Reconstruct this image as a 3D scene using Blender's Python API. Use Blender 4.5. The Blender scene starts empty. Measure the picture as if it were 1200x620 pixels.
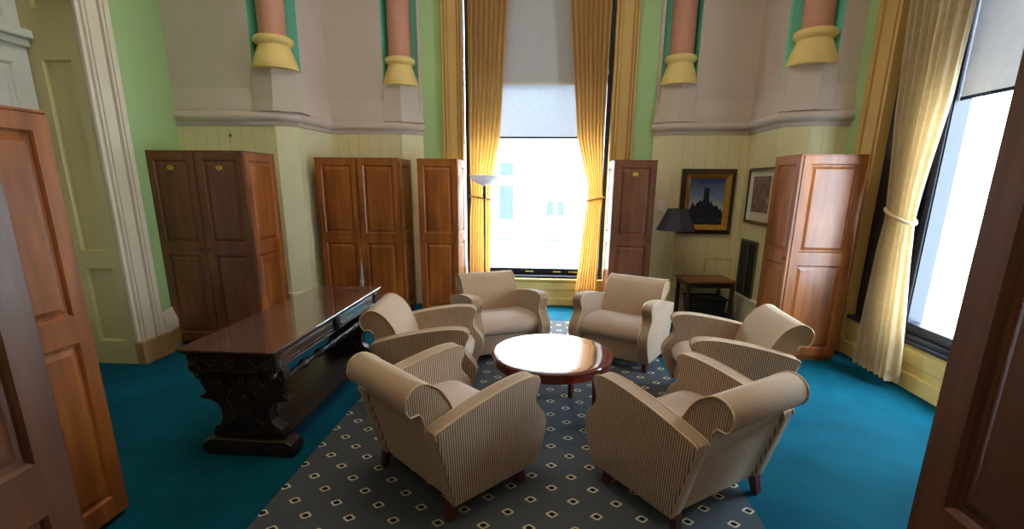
import bpy, bmesh, math, random
from mathutils import Vector, Matrix
R = math.radians
PI = math.pi
random.seed(7)
S = bpy.context.scene
C = S.collection

# ------------------------------------------------------------------ camera
cam = bpy.data.cameras.new('camera'); camo = bpy.data.objects.new('camera', cam); C.objects.link(camo)
cam.sensor_width = 36.0; cam.sensor_fit = 'HORIZONTAL'; cam.lens = 17.0; cam.shift_y = 0.0401
cam.clip_start = 0.05; cam.clip_end = 200
camo.matrix_world = (Matrix.Translation((0, 0, 1.5)) @ Matrix.Rotation(0.0684, 4, 'Z')
                     @ Matrix.Rotation(PI/2 - 0.24734, 4, 'X') @ Matrix.Rotation(0.009125, 4, 'Z'))
S.camera = camo
# ------------------------------------------------------------------ exposure, sky, sun, fill lights
S.view_settings.view_transform = 'Standard'; S.view_settings.look = 'None'
S.view_settings.exposure = 0.2; S.view_settings.gamma = 1.0; S.view_settings.use_curve_mapping = False
W = bpy.data.worlds.new('sky'); S.world = W; W.use_nodes = True
bg = W.node_tree.nodes['Background']; bg.inputs[0].default_value = (0.66, 0.84, 1.0, 1); bg.inputs[1].default_value = 23.0

def lamp(name, kind, loc, energy, color, direction=None, size=None, sy=None, portal=False):
    l = bpy.data.lights.new(name, kind); o = bpy.data.objects.new(name, l); C.objects.link(o)
    l.color = color; l.energy = energy; o.location = loc
    if direction: o.rotation_euler = Vector(direction).to_track_quat('-Z', 'Y').to_euler()
    if size is not None:
        l.shape = 'RECTANGLE'; l.size = size; l.size_y = sy or size
    if portal: l.cycles.is_portal = True
    return o
sun = lamp('sun', 'SUN', (0, 12, 12), 9.0, (1, 0.95, 0.85), (0.30, -0.72, -0.85)); sun.data.angle = R(1.0)
lamp('portal_back', 'AREA', (-0.14, 6.30, 2.4), 1, (1, 1, 1), (0, -1, 0), 1.8, 4.2, True)
lamp('portal_right', 'AREA', (3.0, 3.3, 2.4), 1, (1, 1, 1), (-1, 0, 0), 1.3, 4.2, True)
lamp('ceiling_fill_light', 'AREA', (-0.3, 2.6, 5.0), 66, (1, 0.85, 0.68), (0, 0, -1), 2.6, 2.6)  # unseen warm fill added overhead to brighten the room, no actual fixture
lamp('rear_fill_light', 'AREA', (-0.3, -0.9, 3.6), 12, (1, 0.88, 0.72), (0, 0.9, -0.45), 2.6, 1.6)  # second added fill, out of view behind the camera

# ------------------------------------------------------------------ node helpers
class NT:
    def __init__(s, name, rough=0.6):
        s.m = bpy.data.materials.new(name); s.m.use_nodes = True; s.t = s.m.node_tree
        s.b = s.t.nodes['Principled BSDF']; s.b.inputs['Roughness'].default_value = rough
        s.out = s.t.nodes['Material Output']
    def n(s, typ, **kw):
        x = s.t.nodes.new(typ)
        for k, v in kw.items(): setattr(x, k, v)
        return x
    def l(s, a, b): s.t.links.new(a, b)
    def m_(s, op, a, b=None, c=None):
        x = s.n('ShaderNodeMath', operation=op)
        for i, v in enumerate((a, b, c)):
            if v is None: continue
            if isinstance(v, (int, float)): x.inputs[i].default_value = v
            else: s.l(v, x.inputs[i])
        return x.outputs[0]
    def coord(s, kind='Object'):
        return s.n('ShaderNodeTexCoord').outputs[kind]
    def sep(s, v):
        x = s.n('ShaderNodeSeparateXYZ'); s.l(v, x.inputs[0]); return x.outputs
    def noise(s, scale, detail=3, stretch=None, vec=None, rough=0.55):
        v = vec if vec is not None else s.coord()
        if stretch:
            mp = s.n('ShaderNodeMapping'); mp.inputs['Scale'].default_value = stretch; s.l(v, mp.inputs[0]); v = mp.outputs[0]
        x = s.n('ShaderNodeTexNoise'); x.inputs['Scale'].default_value = scale; x.inputs['Detail'].default_value = detail
        x.inputs['Roughness'].default_value = rough
        s.l(v, x.inputs['Vector']); return x.outputs['Fac']
    def ramp(s, fac, stops):
        x = s.n('ShaderNodeValToRGB'); e = x.color_ramp.elements
        while len(e) < len(stops): e.new(0.5)
        for i, (p, c) in enumerate(stops): e[i].position = p; e[i].color = (*c, 1)
        s.l(fac, x.inputs[0]); return x.outputs[0]
    def mix(s, fac, a, b):
        x = s.n('ShaderNodeMix', data_type='RGBA')
        for sock, v in ((x.inputs[0], fac), (x.inputs[6], a), (x.inputs[7], b)):
            if isinstance(v, (int, float)): sock.default_value = v
            elif isinstance(v, tuple): sock.default_value = (*v, 1)
            else: s.l(v, sock)
        return x.outputs[2]
    def col(s, c):
        if isinstance(c, tuple): s.b.inputs['Base Color'].default_value = (*c, 1)
        else: s.l(c, s.b.inputs['Base Color'])
    def bump(s, h, strength=0.3, dist=0.01):
        x = s.n('ShaderNodeBump'); x.inputs['Strength'].default_value = strength; x.inputs['Distance'].default_value = dist
        s.l(h, x.inputs['Height']); s.l(x.outputs[0], s.b.inputs['Normal'])

def lin(r, g, b):
    f = lambda c: (c/255/12.92) if c/255 <= 0.04045 else ((c/255+0.055)/1.055)**2.4
    return (f(r), f(g), f(b))
def sc(c, k): return tuple(min(1, x*k) for x in c)

def plain(name, c, rough=0.6, metal=0.0, var=0.08, scale=6.0):
    t = NT(name, rough); t.b.inputs['Metallic'].default_value = metal
    f = t.noise(scale, 4); t.col(t.ramp(f, [(0.3, sc(c, 1-var)), (0.7, sc(c, 1+var))])); return t.m
def wood(name, dark, mid, light, rough=0.3, stretch=(9, 9, 0.9), coat=0.3, grain=0.06, cr=0.15, ior=1.5):
    t = NT(name, rough)
    a = t.noise(1.6, 5, stretch); b = t.noise(2.2, 2, (1, 1, 0.7))
    f = t.m_('ADD', t.m_('MULTIPLY', a, 0.6), t.m_('MULTIPLY', b, 0.4))
    t.col(t.ramp(f, [(0.34, dark), (0.5, mid), (0.66, light)]))
    t.b.inputs['Coat Weight'].default_value = coat; t.b.inputs['Coat Roughness'].default_value = cr; t.b.inputs['Coat IOR'].default_value = ior
    g = t.noise(5, 3, tuple(x*3 for x in stretch)); 
    if grain: t.bump(g, grain, 0.004)
    return t.m
M = {}
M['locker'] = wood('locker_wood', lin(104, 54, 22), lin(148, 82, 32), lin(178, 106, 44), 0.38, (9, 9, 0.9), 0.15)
M['locker_shaded'] = wood('locker_wood_shaded', lin(78, 42, 24), lin(108, 62, 34), lin(130, 78, 44), 0.36, (9, 9, 0.9), 0.15)  # same wood as the other lockers, with shade put into its colour
M['carved'] = wood('carved_wood', lin(26, 15, 12), lin(36, 22, 17), lin(48, 30, 22), 0.45, (9, 9, 0.9), 0.15)
M['tabletop'] = wood('table_top_wood', lin(72, 48, 40), lin(88, 60, 50), lin(100, 70, 58), 0.25, (9, 0.9, 9), 1.0, 0, 0.02, 1.6)
M['coffee'] = wood('coffee_wood', lin(72, 22, 16), lin(96, 32, 22), lin(112, 42, 28), 0.2, (9, 9, 1), 0.6)
M['coffee_top'] = wood('coffee_top_wood', lin(78, 26, 20), lin(96, 36, 26), lin(112, 46, 32), 0.2, (9, 1, 9), 1.0, 0, 0.015, 1.9)
M['leg'] = wood('leg_wood', lin(60, 24, 16), lin(82, 34, 22), lin(100, 46, 30), 0.35)
M['side_wood'] = wood('side_table_wood', lin(70, 38, 18), lin(130, 76, 34), lin(156, 96, 44), 0.35, (1, 9, 9))
M['side_dark'] = wood('side_table_leg_wood', lin(40, 26, 20), lin(56, 36, 26), lin(70, 46, 32), 0.4)
M['green'] = plain('green_paint', lin(172, 204, 142), 0.55, var=0.05, scale=1.5)
M['taupe'] = plain('taupe_plaster', lin(204, 188, 176), 0.65, var=0.04, scale=1.3)
M['teal'] = plain('teal_paint', lin(116, 205, 178), 0.6, var=0.04)
M['column'] = plain('column_paint', lin(204, 146, 122), 0.6, var=0.04)
M['base'] = plain('base_paint', lin(236, 206, 130), 0.55, var=0.05)
M['cream'] = plain('cream_casing_paint', lin(224, 216, 196), 0.4, var=0.03)
M['olive'] = plain('olive_reveal_paint', lin(204, 194, 142), 0.5, var=0.05, scale=2)
M['whitedoor'] = plain('white_door_paint', lin(206, 208, 200), 0.45, var=0.03)
M['tan'] = plain('tan_casing_paint', lin(206, 166, 96), 0.4, var=0.05, scale=3)
M['goldline'] = plain('tan_casing_moulding', lin(170, 120, 52), 0.4, var=0.05)
M['panel_yellow'] = plain('yellow_panel_paint', lin(222, 196, 120), 0.45, var=0.04)
M['ochre'] = wood('ochre_plinth', lin(140, 108, 62), lin(160, 126, 76), lin(172, 138, 86), 0.5)
M['navy'] = plain('navy_window_frame', lin(12, 17, 36), 0.45, var=0.1)
M['ceiling'] = plain('ceiling_paint', lin(205, 190, 160), 0.8)
M['brass'] = plain('brass', lin(214, 176, 96), 0.3, 0.6)
M['bronze'] = plain('bronze', lin(70, 48, 34), 0.35, 0.6)
M['gold'] = plain('gilt', lin(190, 145, 60), 0.35, 0.6, var=0.35, scale=60)
M['frame_dark'] = wood('picture_frame_wood', lin(36, 22, 14), lin(54, 34, 20), lin(72, 46, 26), 0.35)
M['mat'] = plain('picture_mat', lin(214, 206, 180), 0.8)
M['plate'] = plain('number_plate', lin(205, 170, 40), 0.4, var=0.05)
M['plate_mark'] = plain('number_plate_mark', lin(150, 120, 24), 0.5)
M['plate_dull'] = plain('dull_number_plate', lin(150, 90, 36), 0.4)
M['vent'] = plain('vent_black', lin(30, 34, 34), 0.5)
M['ventframe'] = plain('vent_frame', lin(92, 92, 66), 0.5)
M['shade_fab'] = plain('lamp_shade_cloth', lin(58, 58, 74), 0.8)
M['black'] = plain('black_plastic', lin(22, 23, 28), 0.5)
M['white'] = plain('white_plastic', lin(225, 220, 200), 0.4)
M['bright_white'] = plain('bright_white_plastic', lin(248, 246, 238), 0.35, var=0.01)
M['facade'] = plain('facade_stone', lin(235, 235, 232), 0.8, var=0.04, scale=0.5)
M['facade_win'] = plain('facade_window', lin(66, 72, 88), 0.9)
M['facade_win'].node_tree.nodes['Principled BSDF'].inputs['Specular IOR Level'].default_value = 0.0
M['rail'] = plain('street_rail', lin(60, 66, 78), 0.5)
M['rail'].node_tree.nodes['Principled BSDF'].inputs['Specular IOR Level'].default_value = 0.0
M['pavement'] = plain('pavement_stone', lin(190, 188, 182), 0.9, var=0.1, scale=1)
M['plastic_bag'] = plain('crumpled_plastic', lin(190, 190, 205), 0.15, var=0.3, scale=60)

def planked():
    t = NT('planked_cream', 0.5)
    g = t.coord(); o = t.sep(g)
    s = t.m_('ADD', o[0], o[1])
    f = t.m_('ABSOLUTE', t.m_('SUBTRACT', t.m_('FRACT', t.m_('DIVIDE', s, 0.125)), 0.5))
    groove = t.m_('GREATER_THAN', f, 0.475)
    base = t.ramp(t.noise(1.5, 3), [(0.3, lin(220, 208, 158)), (0.7, lin(228, 217, 170))])
    t.col(t.mix(groove, base, lin(200, 189, 142)))
    t.bump(t.m_('SUBTRACT', 1.0, groove), 0.3, 0.005)
    return t.m
M['plank'] = planked()
M['pale'] = plain('pale_pier_paint', lin(226, 220, 182), 0.5, var=0.03)

def carpet():
    t = NT('teal_carpet', 0.95)
    f = t.noise(2.2, 4); g = t.noise(260, 2)
    c = t.ramp(f, [(0.3, lin(2, 70, 88)), (0.7, lin(2, 90, 112))])
    k = t.n('ShaderNodeMix', data_type='RGBA', blend_type='MULTIPLY'); k.inputs[0].default_value = 0.5
    t.l(c, k.inputs[6]); t.l(t.ramp(g, [(0.3, (0.55, 0.55, 0.55)), (0.7, (1, 1, 1))]), k.inputs[7])
    t.col(k.outputs[2]); t.bump(g, 0.5, 0.004); t.b.inputs['Specular IOR Level'].default_value = 0.1
    return t.m
M['carpet'] = carpet()

def rugmat():
    t = NT('patterned_carpet', 0.95)
    o = t.sep(t.coord())
    du = t.m_('DIVIDE', t.m_('SUBTRACT', o[0], 0.0614), 0.1032)
    dv = t.m_('DIVIDE', t.m_('SUBTRACT', o[1], 1.9575), 0.2023)
    def metric(sx, sy):
        a = t.m_('ADD', t.m_('DIVIDE', t.m_('ADD', du, sx), 2.0), 50.5)
        b = t.m_('ADD', t.m_('ADD', dv, sy), 50.5)
        fx = t.m_('ABSOLUTE', t.m_('MULTIPLY', t.m_('SUBTRACT', t.m_('FRACT', a), 0.5), 0.2064))
        fy = t.m_('ABSOLUTE', t.m_('MULTIPLY', t.m_('SUBTRACT', t.m_('FRACT', b), 0.5), 0.2023))
        return t.m_('MAXIMUM', t.m_('MULTIPLY', t.m_('ADD', t.m_('MULTIPLY', fx, 0.85), fy), 0.86), t.m_('MAXIMUM', t.m_('MULTIPLY', fx, 0.85), fy))
    m = t.m_('MINIMUM', metric(0, 0), metric(1, 0.5))
    ring = t.m_('MULTIPLY', t.m_('GREATER_THAN', m, 0.0145), t.m_('LESS_THAN', m, 0.0245))
    dark = t.m_('LESS_THAN', m, 0.0145)
    w = t.n('ShaderNodeTexChecker'); w.inputs['Scale'].default_value = 190; t.l(t.coord(), w.inputs[0])
    w.inputs[1].default_value = (*lin(58, 64, 74), 1); w.inputs[2].default_value = (*lin(100, 104, 108), 1)
    c = t.mix(t.noise(30, 3), w.outputs[0], lin(72, 78, 86))
    c = t.mix(dark, c, lin(26, 26, 34))
    c = t.mix(ring, c, t.ramp(t.noise(9, 1), [(0.35, lin(196, 182, 140)), (0.65, lin(214, 208, 190))]))
    t.col(c); t.bump(t.noise(300, 2), 0.5, 0.004); t.b.inputs['Specular IOR Level'].default_value = 0.1
    return t.m
M['rug'] = rugmat()

def ribbed(name, light, dark, period=0.0125, soft=None):
    t = NT(name, 0.85)
    o = t.sep(t.coord()); nn = t.sep(t.coord('Normal'))
    side = t.m_('GREATER_THAN', t.m_('ABSOLUTE', nn[0]), 0.7)
    yc = t.m_('ADD', o[1], t.m_('MULTIPLY', o[2], 0.05))
    s = t.m_('ADD', t.m_('MULTIPLY', side, yc), t.m_('MULTIPLY', t.m_('SUBTRACT', 1.0, side), o[0]))
    f = t.m_('ADD', t.m_('MULTIPLY', t.m_('SINE', t.m_('MULTIPLY', s, 2*PI/period)), 0.5), 0.5)
    n2 = t.noise(70, 2, (1, 1, 0.15))
    ff = t.m_('ADD', f, t.m_('MULTIPLY', t.m_('SUBTRACT', n2, 0.5), 0.35))
    cc = t.ramp(ff, [(0.28, dark), (0.62, light)])
    if soft: cc = t.mix(side, t.ramp(ff, [(0.2, soft), (0.8, light)]), cc)
    t.col(cc)
    t.bump(f, 0.4, 0.002); t.b.inputs['Specular IOR Level'].default_value = 0.2
    t.b.inputs['Sheen Weight'].default_value = 0.25
    return t.m
M['rib'] = ribbed('ribbed_beige_fabric', lin(204, 177, 152), lin(106, 80, 58))
M['rib_back'] = ribbed('ribbed_back_fabric', lin(196, 169, 142), lin(102, 76, 54), 0.0105, lin(156, 128, 102))
M['rib_soft'] = ribbed('ribbed_beige_seat_fabric', lin(202, 178, 162), lin(160, 134, 118), 0.0105)
M['piping'] = plain('fabric_piping', lin(200, 172, 136), 0.8)

def drape(name, c, trans, pattern=None, tc=None, var=0.03):
    t = NT(name, 0.8)
    colr = t.ramp(t.noise(14, 4), [(0.35, sc(c, 1-var)), (0.65, sc(c, 1+var))])
    if pattern: colr = t.mix(t.m_('GREATER_THAN', t.noise(26, 2), 0.52), colr, pattern)
    t.col(colr)
    tr = t.n('ShaderNodeBsdfTranslucent'); t.l(colr, tr.inputs[0]) if tc is None else setattr(tr.inputs[0], 'default_value', (*tc, 1))
    mx = t.n('ShaderNodeMixShader'); mx.inputs[0].default_value = trans
    t.l(t.b.outputs[0], mx.inputs[1]); t.l(tr.outputs[0], mx.inputs[2]); t.l(mx.outputs[0], t.out.inputs[0])
    return t.m
M['curtain'] = drape('gold_curtain', lin(232, 200, 146), 0.25, None, lin(240, 196, 96))
M['curtain2'] = drape('damask_curtain', lin(226, 208, 172), 0.2, lin(222, 200, 160), lin(235, 218, 180))
M['lining'] = drape('curtain_lining', lin(215, 215, 215), 0.4)
M['rollershade'] = drape('roller_shade', lin(205, 203, 204), 0.2)
M['rollershade_lower'] = drape('roller_shade_lower', lin(210, 214, 220), 0.25)
def glass():
    t = NT('window_glass', 0.05)
    tr = t.n('ShaderNodeBsdfTransparent'); gl = t.n('ShaderNodeBsdfGlossy'); gl.inputs['Roughness'].default_value = 0.02
    mx = t.n('ShaderNodeMixShader'); mx.inputs[0].default_value = 0.05
    t.l(tr.outputs[0], mx.inputs[1]); t.l(gl.outputs[0], mx.inputs[2]); t.l(mx.outputs[0], t.out.inputs[0]); return t.m
M['glass'] = glass()
M['frosted'] = drape('frosted_glass', lin(240, 240, 245), 0.5)
def painting():
    t = NT('dusk_sky_paint', 0.5)
    o = t.sep(t.coord('Generated'))
    f = t.m_('ADD', o[2], t.m_('MULTIPLY', t.m_('SUBTRACT', t.noise(9, 4), 0.5), 0.35))
    t.col(t.ramp(f, [(0.12, lin(34, 38, 52)), (0.36, lin(186, 184, 160)), (0.6, lin(120, 142, 176)), (0.95, lin(52, 68, 116))]))
    return t.m
M['dusk'] = painting()
M['silhouette'] = plain('painted_dark', lin(26, 30, 44), 0.5, var=0.4, scale=40)
def sepia():
    t = NT('sepia_print', 0.6)
    t.col(t.ramp(t.noise(34, 8, (1, 1, .4), None, .75), [(0.35, lin(84, 62, 50)), (0.5, lin(130, 104, 88)), (0.65, lin(178, 154, 130))])); return t.m
M['sepia'] = sepia()

# ------------------------------------------------------------------ mesh helpers
def obj(name, bm, mat, parent=None, smooth=None, kind=None, mats=None):
    me = bpy.data.meshes.new(name); bmesh.ops.recalc_face_normals(bm, faces=bm.faces); bm.to_mesh(me); bm.free()
    for m in (mats or [mat]): me.materials.append(m)
    if smooth is not None:
        me.shade_smooth(); me.set_sharp_from_angle(angle=R(smooth))
    o = bpy.data.objects.new(name, me); C.objects.link(o)
    if parent: o.parent = parent
    if kind: o['kind'] = kind
    return o
def struct(name, bm, mat, smooth=None, parent=None):
    return obj(name, bm, mat, parent, smooth, None if parent else 'structure')
def thing(name, label, cat, loc=(0, 0, 0), rz=0, group=None):
    o = bpy.data.objects.new(name, None); C.objects.link(o); o.location = loc; o.rotation_euler = (0, 0, rz)
    o.empty_display_size = 0.1
    o['label'] = label; o['category'] = cat
    if group: o['group'] = group
    return o
def tag(o, label, cat, group=None):
    o['label'] = label; o['category'] = cat
    if group: o['group'] = group
    return o
def B(): return bmesh.new()
def box(bm, x0, x1, y0, y1, z0, z1, bev=0.0, seg=1):
    v = [bm.verts.new((x, y, z)) for z in (z0, z1) for y in (y0, y1) for x in (x0, x1)]
    fs = [bm.faces.new([v[i] for i in q]) for q in ((0, 2, 3, 1), (4, 5, 7, 6), (0, 1, 5, 4), (2, 6, 7, 3), (0, 4, 6, 2), (1, 3, 7, 5))]
    if bev:
        es = list({e for f in fs for e in f.edges})
        bmesh.ops.bevel(bm, geom=es, offset=bev, segments=seg, affect='EDGES', profile=0.5)
    return bm
def prism(bm, pts, axis, a0, a1, bev=0.0, seg=2):
    """pts: closed 2D outline; axis 'x': (y,z) outline extruded in x; 'y': (x,z); 'z': (x,y)"""
    def P(p, a): return {'x': (a, p[0], p[1]), 'y': (p[0], a, p[1]), 'z': (p[0], p[1], a)}[axis]
    A = [bm.verts.new(P(p, a0)) for p in pts]; Bv = [bm.verts.new(P(p, a1)) for p in pts]
    n = len(pts); fa = bm.faces.new(A); fb = bm.faces.new(Bv)
    for i in range(n): bm.faces.new((A[i], A[(i+1) % n], Bv[(i+1) % n], Bv[i]))
    if bev:
        bmesh.ops.bevel(bm, geom=list(fa.edges)+list(fb.edges), offset=bev, segments=seg, affect='EDGES', profile=0.5)
    return bm
def lathe(bm, prof, seg=32, c=(0, 0), sx=1, axis='z'):
    rings = []
    for r, z in prof:
        ring = []
        for k in range(seg):
            a = 2*PI*k/seg; x, y = r*math.cos(a)*sx, r*math.sin(a)
            if axis == 'z': p = (c[0]+x, c[1]+y, z)
            else: p = (c[0]+x, z, c[1]+y)
            ring.append(bm.verts.new(p))
        rings.append(ring)
    for a, b in zip(rings, rings[1:]):
        for k in range(seg): bm.faces.new((a[k], a[(k+1) % seg], b[(k+1) % seg], b[k]))
    if prof[0][0] > 1e-4: bm.faces.new(rings[0])
    if prof[-1][0] > 1e-4: bm.faces.new(rings[-1])
    return bm
def tube(bm, pts, r, seg=8, closed=False):
    pts = [Vector(p) for p in pts]; n = len(pts); rings = []
    for i, p in enumerate(pts):
        a = pts[(i-1) % n] if (closed or i > 0) else p; b = pts[(i+1) % n] if (closed or i < n-1) else p
        t = (b-a).normalized(); up = Vector((0, 0, 1)) if abs(t.z) < 0.9 else Vector((1, 0, 0))
        s = t.cross(up).normalized(); u = s.cross(t).normalized()
        rings.append([bm.verts.new(p + s*math.cos(2*PI*k/seg)*r + u*math.sin(2*PI*k/seg)*r) for k in range(seg)])
    m = n if closed else n-1
    for i in range(m):
        a, b = rings[i], rings[(i+1) % n]
        for k in range(seg): bm.faces.new((a[k], a[(k+1) % seg], b[(k+1) % seg], b[k]))
    if not closed: bm.faces.new(rings[0]); bm.faces.new(rings[-1])
    return bm
def spline(pts, n=6, closed=False):
    out = []; N = len(pts)
    for i in range(N if closed else N-1):
        g = lambda k: pts[k % N] if closed else pts[min(max(k, 0), N-1)]
        p0, p1, p2, p3 = g(i-1), g(i), g(i+1), g(i+2)
        for k in range(n):
            t = k/n
            out.append(tuple(0.5*((2*b)+(-a+c)*t+(2*a-5*b+4*c-d)*t*t+(-a+3*b-3*c+d)*t**3) for a, b, c, d in zip(p0, p1, p2, p3)))
    if not closed: out.append(tuple(pts[-1]))
    return out
def offset_line(pts, d):
    """offset an open 2D polyline sideways; positive d = to the right of travel (the room side)"""
    out = []; n = len(pts)
    for i in range(n):
        def nrm(a, b):
            v = Vector((b[0]-a[0], b[1]-a[1])).normalized(); return Vector((v.y, -v.x))
        ns = []
        if i > 0: ns.append(nrm(pts[i-1], pts[i]))
        if i < n-1: ns.append(nrm(pts[i], pts[i+1]))
        m = sum(ns, Vector((0, 0))).normalized(); k = d/max(0.35, m.dot(ns[0]))
        out.append((pts[i][0]+m.x*k, pts[i][1]+m.y*k))
    return out
def wall(name, pts, z0, z1, mat, th=0.1):
    bk = offset_line(pts, -th); return struct(name, prism(B(), list(pts)+bk[::-1], 'z', z0, z1), mat)
def sweep(bm, pts, prof):
    """prof: closed loop of (room-side offset, z)"""
    lines = [[bm.verts.new((x, y, z)) for x, y in offset_line(pts, d)] for d, z in prof]
    n = len(prof)
    for j in range(n):
        a, b = lines[j], lines[(j+1) % n]
        for i in range(len(pts)-1): bm.faces.new((a[i], a[i+1], b[i+1], b[i]))
    bm.faces.new([l[0] for l in lines]); bm.faces.new([l[-1] for l in lines]); return bm

# ================================================================== THE ROOM
ZT = 4.9
struct('floor', box(B(), -5.2, 3.4, -2.6, 6.4, -0.1, 0.0), M['carpet'])
struct('ceiling', box(B(), -5.2, 3.4, -2.6, 6.4, ZT+0.2, ZT+0.3), M['ceiling'])
struct('wall_rear', box(B(), -5.2, 3.4, -2.7, -2.6, 0, ZT+0.2), M['taupe'])
# left side
a_ = math.atan2(1.13, -.44); o = struct('wall_left', box(B(), -0.03, 1.25, 0, 0.1, 0, ZT+0.2), M['green']); o.location = (-3.36, 3.87, 0); o.rotation_euler = (0, 0, a_)
struct('wall_left_return', box(B(), -3.5, -3.379, 3.8, 3.88, 0, ZT+0.2), M['green'])
struct('wall_left_near', box(B(), -3.5, -3.4, -2.6, 2.1, 0, ZT+0.2), M['green'])
struct('wall_left_far', box(B(), -5.2, -5.1, -2.6, 6.4, 0, ZT+0.2), M['taupe'])
# lower pier walls, plank-lined
LL = [(-3.8, 5.0), (-2.76, 5.0), (-2.59, 5.12), (-2.55, 5.85), (-1.71, 5.85), (-1.49, 6.0)]
RL = [(1.21, 6.0), (1.41, 5.85), (2.23, 5.85), (2.22, 5.08), (2.40, 4.95), (2.77, 4.95)]
wall('wall_back_left_plank', LL[:2], 0, 2.15, M['plank'])
wall('wall_back_left_pier', LL[1:4], 0, 2.15, M['pale'])
wall('wall_back_left_inner', LL[3:5], 0, 2.15, M['plank'])
wall('wall_back_left_edge', LL[4:], 0, 2.15, M['pale'])
wall('wall_back_right_edge', RL[:2], 0, 2.15, M['pale'])
wall('wall_back_right_inner', RL[1:3], 0, 2.15, M['plank'])
wall('wall_back_right_pier', RL[2:5], 0, 2.15, M['plank'])
wall('wall_back_right_plank', RL[4:], 0, 2.15, M['plank'])
wall('wall_back_green_left', [(-1.53, 6.02), (-1.22, 6.02)], 0, ZT+0.2, M['green'])
wall('wall_back_green_right', [(0.95, 6.02), (1.25, 6.02)], 0, ZT+0.2, M['green'])
wall('wall_right_green', [(2.77, 4.97), (2.79, 4.75)], 0, ZT+0.2, M['green'])
# upper walls with niches
UPL = [[(-3.8, 5.0), (-2.93, 5.0)], [(-2.585, 5.3), (-2.55, 5.85), (-1.895, 5.85)], [(-1.53, 6.06), (-1.525, 6.0), (-1.49, 6.0)]]
UPR = [[(1.21, 6.0), (1.245, 6.0), (1.25, 6.06)], [(1.60, 5.85), (2.23, 5.85), (2.22, 5.20)], [(2.574, 4.95), (2.77, 4.95)]]
for i, p in enumerate(UPL): wall('wall_upper_left', p, 2.15, ZT+0.2, M['taupe'], 0.04 if i == 2 else 0.1)
for i, p in enumerate(UPR): wall('wall_upper_right', p, 2.15, ZT+0.2, M['taupe'], 0.04 if i == 0 else 0.1)
NI = [[(-2.93, 5.0), (-2.90, 5.28), (-2.585, 5.3)], [(-1.895, 5.85), (-1.87, 6.07), (-1.53, 6.07)],
      [(1.25, 6.07), (1.58, 6.07), (1.60, 5.85)], [(2.22, 5.15), (2.52, 5.17), (2.574, 4.95)]]
for p in NI: wall('wall_niche', p, 2.15, ZT+0.2, M['teal'], 0.05)
CP = [(-0.02, 2.04), (0.012, 2.05), (0.02, 2.085), (0.035, 2.09), (0.055, 2.11), (0.062, 2.14), (0.05, 2.165), (0.03, 2.18), (0.034, 2.20), (0.022, 2.26), (0.014, 2.33), (0.0, 2.40), (-0.02, 2.40)]
struct('trim_1', sweep(B(), LL, CP), M['taupe'], 40)
struct('trim_2', sweep(B(), RL, CP), M['taupe'], 40)
def plinth(top, bot):
    bm = B(); L = []
    for z, P in ((2.18, bot), (2.30, [tuple(0.35*a+0.65*b for a, b in zip(p, q)) for p, q in zip(bot, top)]), (2.575, top)):
        L.append([bm.verts.new((x, y, z)) for x, y in P])
    n = len(top)
    for a, b in zip(L, L[1:]):
        for i in range(n): bm.faces.new((a[i], a[(i+1) % n], b[(i+1) % n], b[i]))
    bm.faces.new(L[0]); bm.faces.new(L[-1]); return bm
PLN = [
 ([(-2.935, 5.02), (-2.93, 4.975), (-2.715, 4.955), (-2.54, 5.07), (-2.56, 5.31), (-2.90, 5.29)], [(-2.935, 5.02), (-2.94, 4.95), (-2.73, 4.93), (-2.50, 5.07), (-2.52, 5.31), (-2.90, 5.29)]),
 ([(-1.895, 5.87), (-1.89, 5.83), (-1.69, 5.81), (-1.53, 5.93), (-1.52, 6.06), (-1.87, 6.07)], [(-1.895, 5.87), (-1.90, 5.80), (-1.68, 5.79), (-1.46, 5.95), (-1.50, 6.02), (-1.87, 6.07)]),
 ([(1.60, 5.87), (1.60, 5.83), (1.44, 5.81), (1.25, 5.93), (1.25, 6.06), (1.58, 6.07)], [(1.60, 5.87), (1.61, 5.80), (1.41, 5.79), (1.18, 5.95), (1.22, 6.02), (1.58, 6.07)]),
 ([(2.574, 4.97), (2.58, 4.925), (2.44, 4.91), (2.215, 5.05), (2.22, 5.2), (2.54, 5.26)], [(2.574, 4.97), (2.58, 4.90), (2.39, 4.88), (2.17, 5.05), (2.20, 5.2), (2.54, 5.26)])]
COL = [(-2.735, 5.09), (-1.72, 5.95), (1.435, 5.95), (2.41, 5.07)]
POS = ['nearest the arched doorway on the left', 'left of the gold curtains, above the tall lockers', 'just right of the tall window', 'rightmost, beside the right window casing']
for k, ((t_, b_), (cx, cy), ps) in enumerate(zip(PLN, COL, POS)):
    rt = thing('wall_column', 'pink round wall column on a yellow flared base, ' + ps, 'column', (cx, cy, 2.18), 0)
    mv = lambda P: [(x-cx, y-cy) for x, y in P]
    bm = plinth(mv(t_), mv(b_)); bmesh.ops.translate(bm, verts=bm.verts, vec=(0, 0, -2.18)); obj('plinth', bm, M['taupe'], rt)
    rb = 0.195 if k in (0, 3) else 0.18
    bm = lathe(B(), [(rb*1.08, .393), (rb*1.10, .41), (rb*1.06, .45), (rb*.97, .50), (rb*.87, .55), (rb*.79, .59), (rb*.77, .61), (rb*.82, .618), (rb*.90, .63), (rb*.95, .65), (rb*.94, .672), (rb*.87, .69), (.125, .70)], 40); obj('base', bm, M['base'], rt, 35)
    obj('shaft', lathe(B(), [(.128, .69), (.126, 2.72)], 40), M['column'], rt, 35)

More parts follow.
